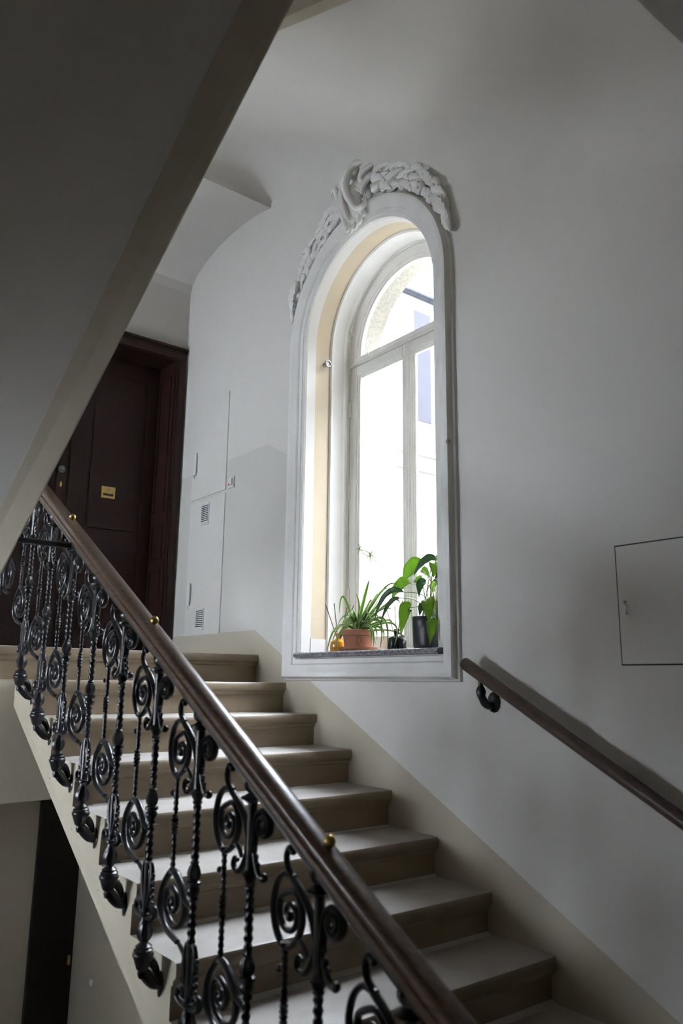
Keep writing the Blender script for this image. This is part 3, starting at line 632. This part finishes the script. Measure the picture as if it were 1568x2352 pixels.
# handrail: moulded section swept along the slope, then level round the landing
RS = H/BP
def rail_z(y, b): return BZ0+(y-BY0)*RS+b
mb = MB()
sec = [(-.012, -.030), (-.022, -.030), (-.026, -.022), (-.031, -.016), (-.031, -.004), (-.026, .002), (-.030, .008), (-.030, .018), (-.024, .027), (-.012, .032), (0, .033)]
sec = sec+[(-a, b) for a, b in reversed(sec[:-1])]
path = []
c = 0.957
for y in (-3.75, -3.0, -2.0, -1.0, -0.05): path.append((Vector((BX, y, rail_z(y, c))), Vector((0, 1, RS)).normalized()))
z1 = rail_z(-0.05, c)
for i in range(1, 9):
    a = i/8*PI/2; path.append((Vector((BX-0.18*(1-math.cos(a)), -0.05+0.18*math.sin(a), z1+0.05*math.sin(a))), Vector((-math.sin(a), math.cos(a), 0.28*math.cos(a))).normalized()))
path.append((Vector((-2.6, 0.13, z1+0.05)), Vector((-1, 0, 0))))
n = len(sec); vs = []
for p, t in path:
    sx = t.cross(Vector((0, 0, 1))).normalized(); up = sx.cross(t).normalized()
    for a, b in sec: vs.append(p+sx*a+up*b)
fs = [(i*n+k, i*n+(k+1) % n, (i+1)*n+(k+1) % n, (i+1)*n+k) for i in range(len(path)-1) for k in range(n)]+[tuple(range(n)), tuple(range((len(path)-1)*n, len(path)*n))]
mb.add(vs, fs); hr = mb.build('handrail', M_RAIL, parent=bal, smooth=35)
mb = MB(); ang = math.atan(RS)
vs = []
for p, t in path[:6]:
    sx = t.cross(Vector((0, 0, 1))).normalized(); up = sx.cross(t).normalized()
    for a, b in ((-.019, -.041), (.019, -.041), (.019, -.030), (-.019, -.030)): vs.append(p+sx*a+up*b)
mb.add(vs, [(i*4+k, i*4+(k+1) % 4, (i+1)*4+(k+1) % 4, (i+1)*4+k) for i in range(5) for k in range(4)]+[(0, 1, 2, 3), (20, 21, 22, 23)])
mb.build('core_bar', M_IRON, parent=hr)
mb = MB(); mb.lathe([(-.02, .005), (.002, .005), (.005, .009), (.010, .0130), (.017, .0145), (.024, .0125), (.029, .007), (.031, .002)], 16); KN = mb.mesh('brass_knob', M_BRASS, smooth=50)
for y in (-0.80, -1.70, -2.70): link('brass_knob', KN, hr, (BX, y, rail_z(y, c)+0.034))
# tie bar across the stairwell
mb = MB(); mb.tube([(BX+0.01, -0.86, rail_z(-0.86, c)-0.055), (-1.748, -0.86, rail_z(-0.86, c)-0.055)], 0.013, 10, smooth=False)
tag(mb.build('tie_bar', M_IRON, smooth=50), 'thin black horizontal bar bracing the handrail across the stairwell', 'bar')

# ================================================================ wall handrail
wh = empty('wall_handrail', (0, 0, 0)); tag(wh, 'round dark wooden handrail fixed on the right wall', 'handrail')
a, b = Vector((-0.085, -1.80, -0.072)), Vector((-0.085, -3.35, -0.072-1.55*0.545))
t = (a-b).normalized(); mb = MB()
mb.tube([b]+[a-t*0.012, a-t*0.004, a], [.027, .027, .023, .012], 14, smooth=False); mb.build('rail', M_WRAIL, parent=wh, smooth=50)
for yb_ in (-1.90, -3.0):
    zc = a.z+(yb_-a.y)*0.545-0.025
    mb = MB()
    mb.lathe([(-.075, .008), (-.07, .015), (-.055, .020), (-.045, .022), (-.03, .017), (-.02, .010), (-.012, .012), (0, .010)], 10, (-0.085, yb_, zc))
    mb.tube([(-0.085, yb_, zc-.06), (-0.06, yb_, zc-.095), (-0.03, yb_, zc-.105), (-0.004, yb_, zc-.095)], [.016, .018, .016, .012], 8)
    for i in range(5): mb.ball((-0.088+0.018*i, yb_, zc-.072-.012*i), .011, 6, 5)
    br = mb.build('bracket', M_IRON, parent=wh, smooth=50)
    mb = MB(); mb.lathe([(0, .034), (.006, .034), (.012, .022), (.016, .014)], 12); o = mb.build('rosette', M_IRON, parent=br, smooth=40); o.location = (-0.0005, yb_, zc-.09); o.rotation_euler = (0, -PI/2, 0); o.scale = (1.3, 1, 1)

# ================================================================ wall cabinets, hatch, switch
def handle(mb, y, z0, z1):
    mb.bbox(-0.018, -0.010, y-0.024, y+0.024, z0, z1, 0.003); mb.bbox(-0.011, -0.004, y-0.020, y+0.020, z0+0.02, z1-0.02, 0.002); mb.tube([(-0.014, y+0.005, z0+0.004), (-0.016, y+0.008, z0-0.010), (-0.012, y+0.002, z0-0.018)], 0.003, 6)
def grille(parent, y0, y1, z0, z1):
    mb = MB(); mb.bbox(-0.010, -0.004, y0, y1, z0, z1, 0.0015); g = mb.build('vent_grille', M_PLASTIC, parent=parent)
    MB().box(-0.0112, -0.0098, y0+0.012, y1-0.012, z0+0.022, z1-0.012).build('vent_opening', M_GAP, parent=g)
    nsl = 9; dz = (z1-z0-0.034)/nsl
    m = MB().bbox(-0.0135, -0.0105, y0+0.010, y1-0.010, -dz*0.26, dz*0.26, 0.0008).mesh('slat', M_PLASTIC)
    for i in range(nsl+1): link('slat', m, g, (0, 0, z0+0.022+dz*i))
for nm, z0, z1, h0, lab in (('up', 1.155, 1.89, (1.345, 1.52), 'flush white upper wall cabinet door left of the window'), ('lo', 0.152, 1.130, (0.365, 0.53), 'flush white lower wall cabinet door with two vent grilles')):
    cb = empty('wall_cabinet', (0, 0.755, z0)); cb.matrix_world = Matrix(); tag(cb, lab, 'cabinet')
    MB().box(-0.001, 0.01, 0.496, 1.014, z0-0.004, z1+0.004).build('frame', M_PLASTER, parent=cb)
    MB().bbox(-0.0055, -0.0005, 0.500, 1.010, z0, z1, 0.0015).build('door', M_PLASTIC if False else M_PLASTER, parent=cb)
    mb = MB(); handle(mb, 0.955, *h0); mb.build('handle', M_PLASTIC, parent=cb)
    if nm == 'lo':
        grille(cb, 0.715, 0.835, 0.942, 1.10); grille(cb, 0.722, 0.842, 0.182, 0.338)
sw = empty('light_switch', (0, 0.415, 1.19)); sw.matrix_world = Matrix(); tag(sw, 'small white light switch with a red dot beside the cabinets', 'switch')
MB().bbox(-0.012, 0.0, 0.375, 0.455, 1.148, 1.230, 0.004).build('plate', M_PLASTIC, parent=sw)
MB().bbox(-0.022, -0.008, 0.388, 0.442, 1.166, 1.218, 0.005).build('rocker', M_PLASTIC, parent=sw)
MB().box(-0.0235, -0.020, 0.420, 0.432, 1.168, 1.180).build('indicator', M_RED, parent=sw)
ht = empty('wall_hatch', (0, -2.8, 0)); ht.matrix_world = Matrix(); tag(ht, 'flush grey-white square hatch in the right wall with thin dark outline', 'hatch')
MB().box(-0.0015, 0.01, -3.14, -2.527, -0.092, 0.364).build('gap', M_GAP, parent=ht)
MB().box(-0.004, -0.0005, -3.135, -2.5325, -0.0865, 0.3585).build('door', M_PLASTER, parent=ht)
mb = MB(); mb.tube([(-0.004, -2.562, 0.146), (-0.016, -2.562, 0.143), (-0.018, -2.574, 0.125), (-0.016, -2.566, 0.103), (-0.004, -2.566, 0.10)], .0035, 6); mb.build('handle', M_STEEL, parent=ht, smooth=50)

# ================================================================ things on the sill
def ribbon(name, pts, wd, m, parent, fold=0.25, wave=0.0, n=14, shape='strap'):
    P = [Vector(p) for p in pts]; vs = []; uvs = []
    def bez(t):
        q = P[1]*2-(P[0]+P[2])*0.5
        return P[0]*(1-t)**2+q*2*t*(1-t)+P[2]*t*t
    for i in range(n+1):
        t = i/n; c = bez(t); d = (bez(min(1, t+.02))-bez(max(0, t-.02))).normalized()
        s = d.cross(Vector((-0.75, -0.45, 0.30)).normalized())
        s = s.normalized() if s.length > 1e-4 else Vector((0, 1, 0))
        nn = s.cross(d).normalized()
        if shape == 'strap': hw = wd*0.5*min(1, (t+.25)*2)*(1-t)**0.45
        else: hw = wd*0.5*(math.sin(PI*min(1, t**0.75)))**0.85*(1-0.25*t)
        hw = max(hw, 0.0006)
        for j in (-1, -0.5, 0, 0.5, 1):
            vs.append(c+s*(j*hw)+nn*(fold*abs(j)*hw+wave*hw*math.sin(t*19+j*2)*abs(j))); uvs.append((j*.5+.5, t))
    fs = [(i*5+j, i*5+j+1, (i+1)*5+j+1, (i+1)*5+j) for i in range(n) for j in range(4)]
    b = len(vs); e = Vector((0.0009, 0.0004, -0.0006))
    ring = [i*5 for i in range(n+1)]+[n*5+j for j in range(1, 5)]+[i*5+4 for i in range(n-1, -1, -1)]+[3, 2, 1]
    allv = vs+[v+e for v in vs]; allf = fs+[tuple(reversed([k+b for k in f])) for f in fs]+[(ring[k], ring[(k+1) % len(ring)], ring[(k+1) % len(ring)]+b, ring[k]+b) for k in range(len(ring))]
    me = bpy.data.meshes.new(name); me.from_pydata([v[:] for v in allv], [], allf); me.update(); me.materials.append(m)
    ul = me.uv_layers.new(name='UVMap'); uv2 = uvs+uvs
    for l in me.loops: ul.data[l.index].uv = uv2[l.vertex_index]
    for p in me.polygons: p.use_smooth = True
    return link(name, me, parent)

# spider plant in a terracotta pot
sp = empty('potted_spider_plant', (0.12, -0.826, 0)); sp.matrix_world = Matrix(); tag(sp, 'striped spider plant in a terracotta pot on the window sill', 'plant')
c = (0.12, -0.826, 0)
MB().lathe([(0.0, .098), (.004, .103), (.020, .110), (.026, .110), (.024, .104), (.008, .096), (.008, .02)], 28, c).build('saucer', M_TERRA, parent=sp, smooth=40)
MB().lathe([(.010, .070), (.012, .074), (.085, .083), (.090, .090), (.118, .093), (.121, .090), (.121, .084), (.105, .081), (.100, .02)], 28, c).build('pot', M_TERRA, parent=sp, smooth=40)
MB().lathe([(.098, .081), (.106, .060), (.110, .01)], 20, c).build('soil', M_SOIL, parent=sp, smooth=60)
SPIDER = [([0.12, -0.81, 0.11], [0.095, -0.914, 0.3], [0.07, -0.98, 0.381], 0.022), ([0.12, -0.801, 0.11], [0.125, -0.83, 0.236], [0.13, -0.789, 0.33], 0.016), ([0.12, -0.805, 0.11], [0.119, -0.7, 0.313], [0.117, -0.659, 0.226], 0.015), ([0.12, -0.819, 0.11], [0.022, -0.765, 0.137], [-0.072, -0.79, -0.024], 0.016), ([0.12, -0.831, 0.11], [0.075, -0.758, 0.135], [0.03, -0.731, 0.014], 0.016), ([0.12, -0.813, 0.11], [0.147, -1.007, 0.285], [0.175, -1.152, 0.404], 0.018), ([0.12, -0.813, 0.11], [0.132, -1.007, 0.319], [0.144, -1.107, 0.352], 0.016), ([0.12, -0.814, 0.11], [0.148, -0.941, 0.29], [0.177, -1.01, 0.342], 0.018), ([0.12, -0.831, 0.11], [0.144, -1.047, 0.256], [0.167, -1.119, 0.252], 0.015), ([0.12, -0.797, 0.11], [0.075, -0.983, 0.129], [0.03, -1.061, 0.021], 0.016), ([0.12, -0.801, 0.11], [0.112, -0.924, 0.157], [0.105, -0.956, 0.043], 0.018), ([0.12, -0.808, 0.11], [0.075, -1.047, 0.161], [0.03, -1.116, 0.013], 0.016), ([0.12, -0.841, 0.11], [0.075, -1.082, 0.17], [0.03, -1.171, 0.014], 0.017), ([0.12, -0.846, 0.11], [0.075, -1.158, 0.139], [0.03, -1.224, 0.023], 0.015), ([0.12, -0.845, 0.11], [0.131, -1.043, 0.164], [0.142, -1.077, 0.137], 0.013), ([0.12, -0.849, 0.11], [0.136, -0.721, 0.181], [0.151, -0.65, 0.144], 0.013), ([0.12, -0.819, 0.11], [0.141, -0.655, 0.158], [0.162, -0.536, 0.058], 0.015), ([0.12, -0.838, 0.11], [0.099, -0.79, 0.188], [0.078, -0.792, 0.199], 0.012), ([0.12, -0.812, 0.11], [0.142, -0.852, 0.187], [0.165, -0.848, 0.237], 0.014), ([0.12, -0.833, 0.11], [0.114, -0.937, 0.2], [0.108, -1.009, 0.211], 0.013), ([0.12, -0.841, 0.11], [0.101, -0.826, 0.186], [0.082, -0.825, 0.233], 0.015), ([0.12, -0.851, 0.11], [0.124, -1.12, 0.102], [0.128, -1.209, 0.032], 0.012), ([0.12, -0.806, 0.11], [0.141, -0.687, 0.122], [0.162, -0.67, 0.054], 0.017), ([0.12, -0.832, 0.11], [0.127, -0.987, 0.214], [0.135, -1.092, 0.219], 0.015), ([0.12, -0.844, 0.11], [0.075, -0.731, 0.105], [0.03, -0.758, 0.023], 0.012), ([0.12, -0.801, 0.11], [0.112, -0.92, 0.253], [0.104, -0.955, 0.269], 0.013), ([0.12, -0.848, 0.11], [0.103, -0.979, 0.131], [0.086, -1.025, 0.059], 0.013), ([0.12, -0.825, 0.11], [0.108, -1.017, 0.129], [0.096, -1.066, 0.058], 0.016), ([0.12, -0.839, 0.11], [0.148, -0.822, 0.213], [0.176, -0.807, 0.253], 0.011), ([0.12, -0.838, 0.11], [0.123, -0.982, 0.155], [0.125, -1.032, 0.129], 0.012)]
for k in range(26):                                   # shorter arching leaves all round the pot
    t = 2*PI*k/26+random.uniform(-.1, .1); r = random.uniform(.10, .19); zz = random.uniform(.03, .17)
    SPIDER.append(([0.12, -0.826, 0.11], [0.12+.5*r*math.cos(t)*.6, -0.826+.5*r*math.sin(t), random.uniform(.16, .22)], [0.12+r*math.cos(t)*.6, -0.826+r*math.sin(t), zz], random.uniform(.011, .016)))
for a_, b_, c_, wd in SPIDER: ribbon('leaf', (a_, b_, c_), wd*1.2, M_SPIDER, sp, fold=0.35)
RUN = [[[0.12, -0.85, 0.12], [0.12, -0.93, 0.253], [0.12, -0.995, 0.319], [0.12, -1.038, 0.375], [0.12, -1.038, 0.423], [0.12, -0.984, 0.501], [0.12, -0.909, 0.551], [0.12, -0.833, 0.57]], [[0.12, -0.84, 0.12], [0.12, -1.002, 0.283], [0.12, -1.052, 0.35], [0.12, -1.06, 0.409], [0.12, -1.009, 0.466], [0.12, -0.928, 0.519], [0.12, -0.86, 0.552]]]
for k, r in enumerate(RUN):
    mb = MB(); mb.tube(r, 0.0016, 5, sub=4); ru = mb.build('runner', M_STEM, parent=sp, smooth=60)
    e = Vector(r[-1] if k == 0 else r[5])
    for j in range(5):
        t = 2*PI*j/5+k; ribbon('plantlet_leaf', (e, e+Vector((0, .012*math.cos(t), .012+.012*math.sin(t))), e+Vector((0, .034*math.cos(t), .008+.034*math.sin(t)))), .007, M_SPIDER, ru, n=5)

# peace lily in a dark pot
ly = empty('potted_peace_lily', (0.12, -1.40, 0)); ly.matrix_world = Matrix(); tag(ly, 'leafy green peace lily in a dark grey pot at the right of the sill', 'plant')
c = (0.12, -1.395, 0)
MB().lathe([(0, .070), (.004, .082), (.02, .088), (.10, .092), (.158, .094), (.161, .092), (.158, .087), (.135, .086), (.13, .02)], 28, c).build('pot', M_POT, parent=ly, smooth=40)
MB().lathe([(.128, .086), (.138, .05), (.140, .01)], 20, c).build('soil', M_SOIL, parent=ly, smooth=60)
LILY = [([0.16, -1.305, 0.441], [0.14, -1.24, 0.427], [0.12, -1.197, 0.349], 0.10, 0), ([0.08, -1.48, 0.442], [0.06, -1.42, 0.438], [0.04, -1.358, 0.365], 0.05, 1), ([0.18, -1.365, 0.468], [0.16, -1.416, 0.458], [0.14, -1.46, 0.433], 0.045, 0), ([0.1, -1.46, 0.431], [0.08, -1.476, 0.407], [0.06, -1.477, 0.347], 0.075, 0), ([0.17, -1.191, 0.354], [0.15, -1.138, 0.345], [0.13, -1.094, 0.27], 0.08, 0), ([0.1, -1.222, 0.299], [0.08, -1.104, 0.293], [0.06, -1.029, 0.149], 0.04, 1), ([0.05, -1.246, 0.262], [0.03, -1.184, 0.234], [0.01, -1.139, 0.13], 0.032, 1), ([0.07, -1.296, 0.209], [0.05, -1.285, 0.191], [0.03, -1.273, 0.065], 0.08, 0), ([0.01, -1.489, 0.239], [-0.01, -1.515, 0.204], [-0.03, -1.537, 0.114], 0.075, 0), ([-0.02, -1.542, 0.143], [-0.04, -1.567, 0.096], [-0.06, -1.568, 0.01], 0.062, 0), ([0.08, -1.404, 0.327], [0.06, -1.39, 0.322], [0.04, -1.397, 0.254], 0.055, 1), ([0.12, -1.429, 0.35], [0.1, -1.485, 0.343], [0.08, -1.509, 0.268], 0.07, 1), ([0.14, -1.309, 0.402], [0.12, -1.361, 0.399], [0.1, -1.406, 0.359], 0.045, 0), ([0.08, -1.513, 0.414], [0.06, -1.529, 0.389], [0.04, -1.539, 0.349], 0.04, 0), ([0.16, -1.235, 0.36], [0.14, -1.295, 0.364], [0.12, -1.342, 0.376], 0.045, 0), ([0.06, -1.502, 0.231], [0.04, -1.542, 0.235], [0.02, -1.575, 0.209], 0.035, 0), ([0.05, -1.427, 0.214], [0.03, -1.426, 0.202], [0.01, -1.43, 0.158], 0.045, 1), ([0.20, -1.33, 0.30], [0.19, -1.36, 0.33], [0.18, -1.40, 0.33], 0.05, 0), ([0.18, -1.45, 0.25], [0.17, -1.49, 0.28], [0.16, -1.53, 0.27], 0.055, 0)]
for a_, b_, c_, wd, dk in LILY:
    lf = ribbon('leaf', (a_, b_, c_), wd, M_LEAFD if dk else M_LEAF, ly, fold=0.30, wave=0.10, shape='lance')
    s0 = Vector((c[0]+random.uniform(-.03, .03), c[1]+random.uniform(-.04, .04), .135)); e = Vector(a_)
    mid = (s0+e)*0.5+Vector((0.01, (s0.y-e.y)*0.18, abs(e.z-s0.z)*0.12+0.03))
    mb = MB(); mb.tube([s0, mid, e, e*0.6+Vector(b_)*0.4], [.003, .0024, .002, .0012], 6); mb.build('stem', M_STEM, parent=ly, smooth=60)
for k in range(26):
    y = -1.43-random.uniform(0, .055); x = 0.09+random.uniform(-.03, .05)
    ribbon('grass_blade', ((x, y, .135), (x, y-random.uniform(-.01, .01), .20), (x+random.uniform(-.02, .02), y-random.uniform(-.035, .03), random.uniform(.21, .26))), .005, M_LEAF if k % 2 else M_LEAFD, ly, n=5)

def diffuser(label, c, prof, m, reeds, mr, neck):
    d = empty('reed_diffuser', c); d.matrix_world = Matrix(); tag(d, label, 'reed diffuser')
    MB().lathe(prof, 22, c).build('bottle', m, parent=d, smooth=40)
    MB().lathe([(neck-.004, .0155), (neck+.006, .0165), (neck+.008, .012)], 16, c).build('collar', m, parent=d, smooth=40)
    for r in reeds:
        mb = MB(); e = Vector(r); s = Vector((c[0]+(e.x-c[0])*-.3, c[1]+(e.y-c[1])*-.12, 0.02)); mb.tube([s, e], .0026, 6, smooth=False); mb.build('reed', mr, parent=d)
diffuser('amber glass reed diffuser with dark sticks left of the spider plant', (0.16, -0.60, 0), [(0, .040), (.004, .048), (.045, .050), (.065, .044), (.078, .022), (.084, .015), (.108, .0145)], M_AMBER,
         [(0.13, -0.511, 0.286), (0.15, -0.566, 0.290), (0.17, -0.673, 0.280), (0.16, -0.703, 0.272), (0.18, -0.712, 0.270)], M_REED, 0.108)
diffuser('black glass reed diffuser with red-brown sticks between the two plants', (0.10, -1.167, 0), [(0, .042), (.004, .050), (.052, .050), (.066, .044), (.076, .020), (.082, .014), (.104, .0145)], M_BGLASS,
         [(0.09, -1.092, 0.226), (0.11, -1.140, 0.232), (0.10, -1.212, 0.256), (0.12, -1.200, 0.246)], M_REED2, 0.104)

# ================================================================ courtyard outside
cg = MB().box(0.5, 14.0, -12, 14, -8.2, -8.0).build('courtyard_ground', M_GROUND); tag(cg, 'pale paved courtyard ground below the window', kind='structure')
wg = empty('courtyard_wing', (5, 4, -8)); wg.matrix_world = Matrix(); tag(wg, 'white courtyard wing with a tall window seen through the glass', 'building')
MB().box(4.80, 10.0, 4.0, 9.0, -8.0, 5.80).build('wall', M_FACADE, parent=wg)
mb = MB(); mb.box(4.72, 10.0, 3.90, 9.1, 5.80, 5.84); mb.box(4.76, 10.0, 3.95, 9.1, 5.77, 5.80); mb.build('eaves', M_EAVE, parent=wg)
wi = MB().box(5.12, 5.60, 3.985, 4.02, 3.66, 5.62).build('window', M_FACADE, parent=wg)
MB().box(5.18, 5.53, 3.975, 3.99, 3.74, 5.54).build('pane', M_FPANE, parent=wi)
mb = MB(); mb.tube([(4.83, 3.95, 5.74), (4.83, 3.95, 3.4)], .03, 8, smooth=False); mb.build('drainpipe', M_FACADE, parent=wg)
mb = MB(); mb.box(4.80, 10, 3.97, 4.0, 3.20, 3.26); mb.box(4.8, 10, 3.97, 4.0, 2.95, 3.0); mb.build('moulding', M_FACADE, parent=wg)
bk = MB().box(10.0, 10.6, -12, 14, -8.0, 9.0).build('courtyard_building', M_FACADE); tag(bk, 'plain pale building at the far side of the courtyard', 'building')
bk = MB().box(0.6, 10.0, -8.6, -8.0, -8.0, 14.0).build('added_courtyard_wall', mat('low_bounce_grey', (0.075, 0.07, 0.065), 0.8, 0.1, 2)); tag(bk, kind='structure')  # unseen side wall, added tall and dark to dim light on the reveal
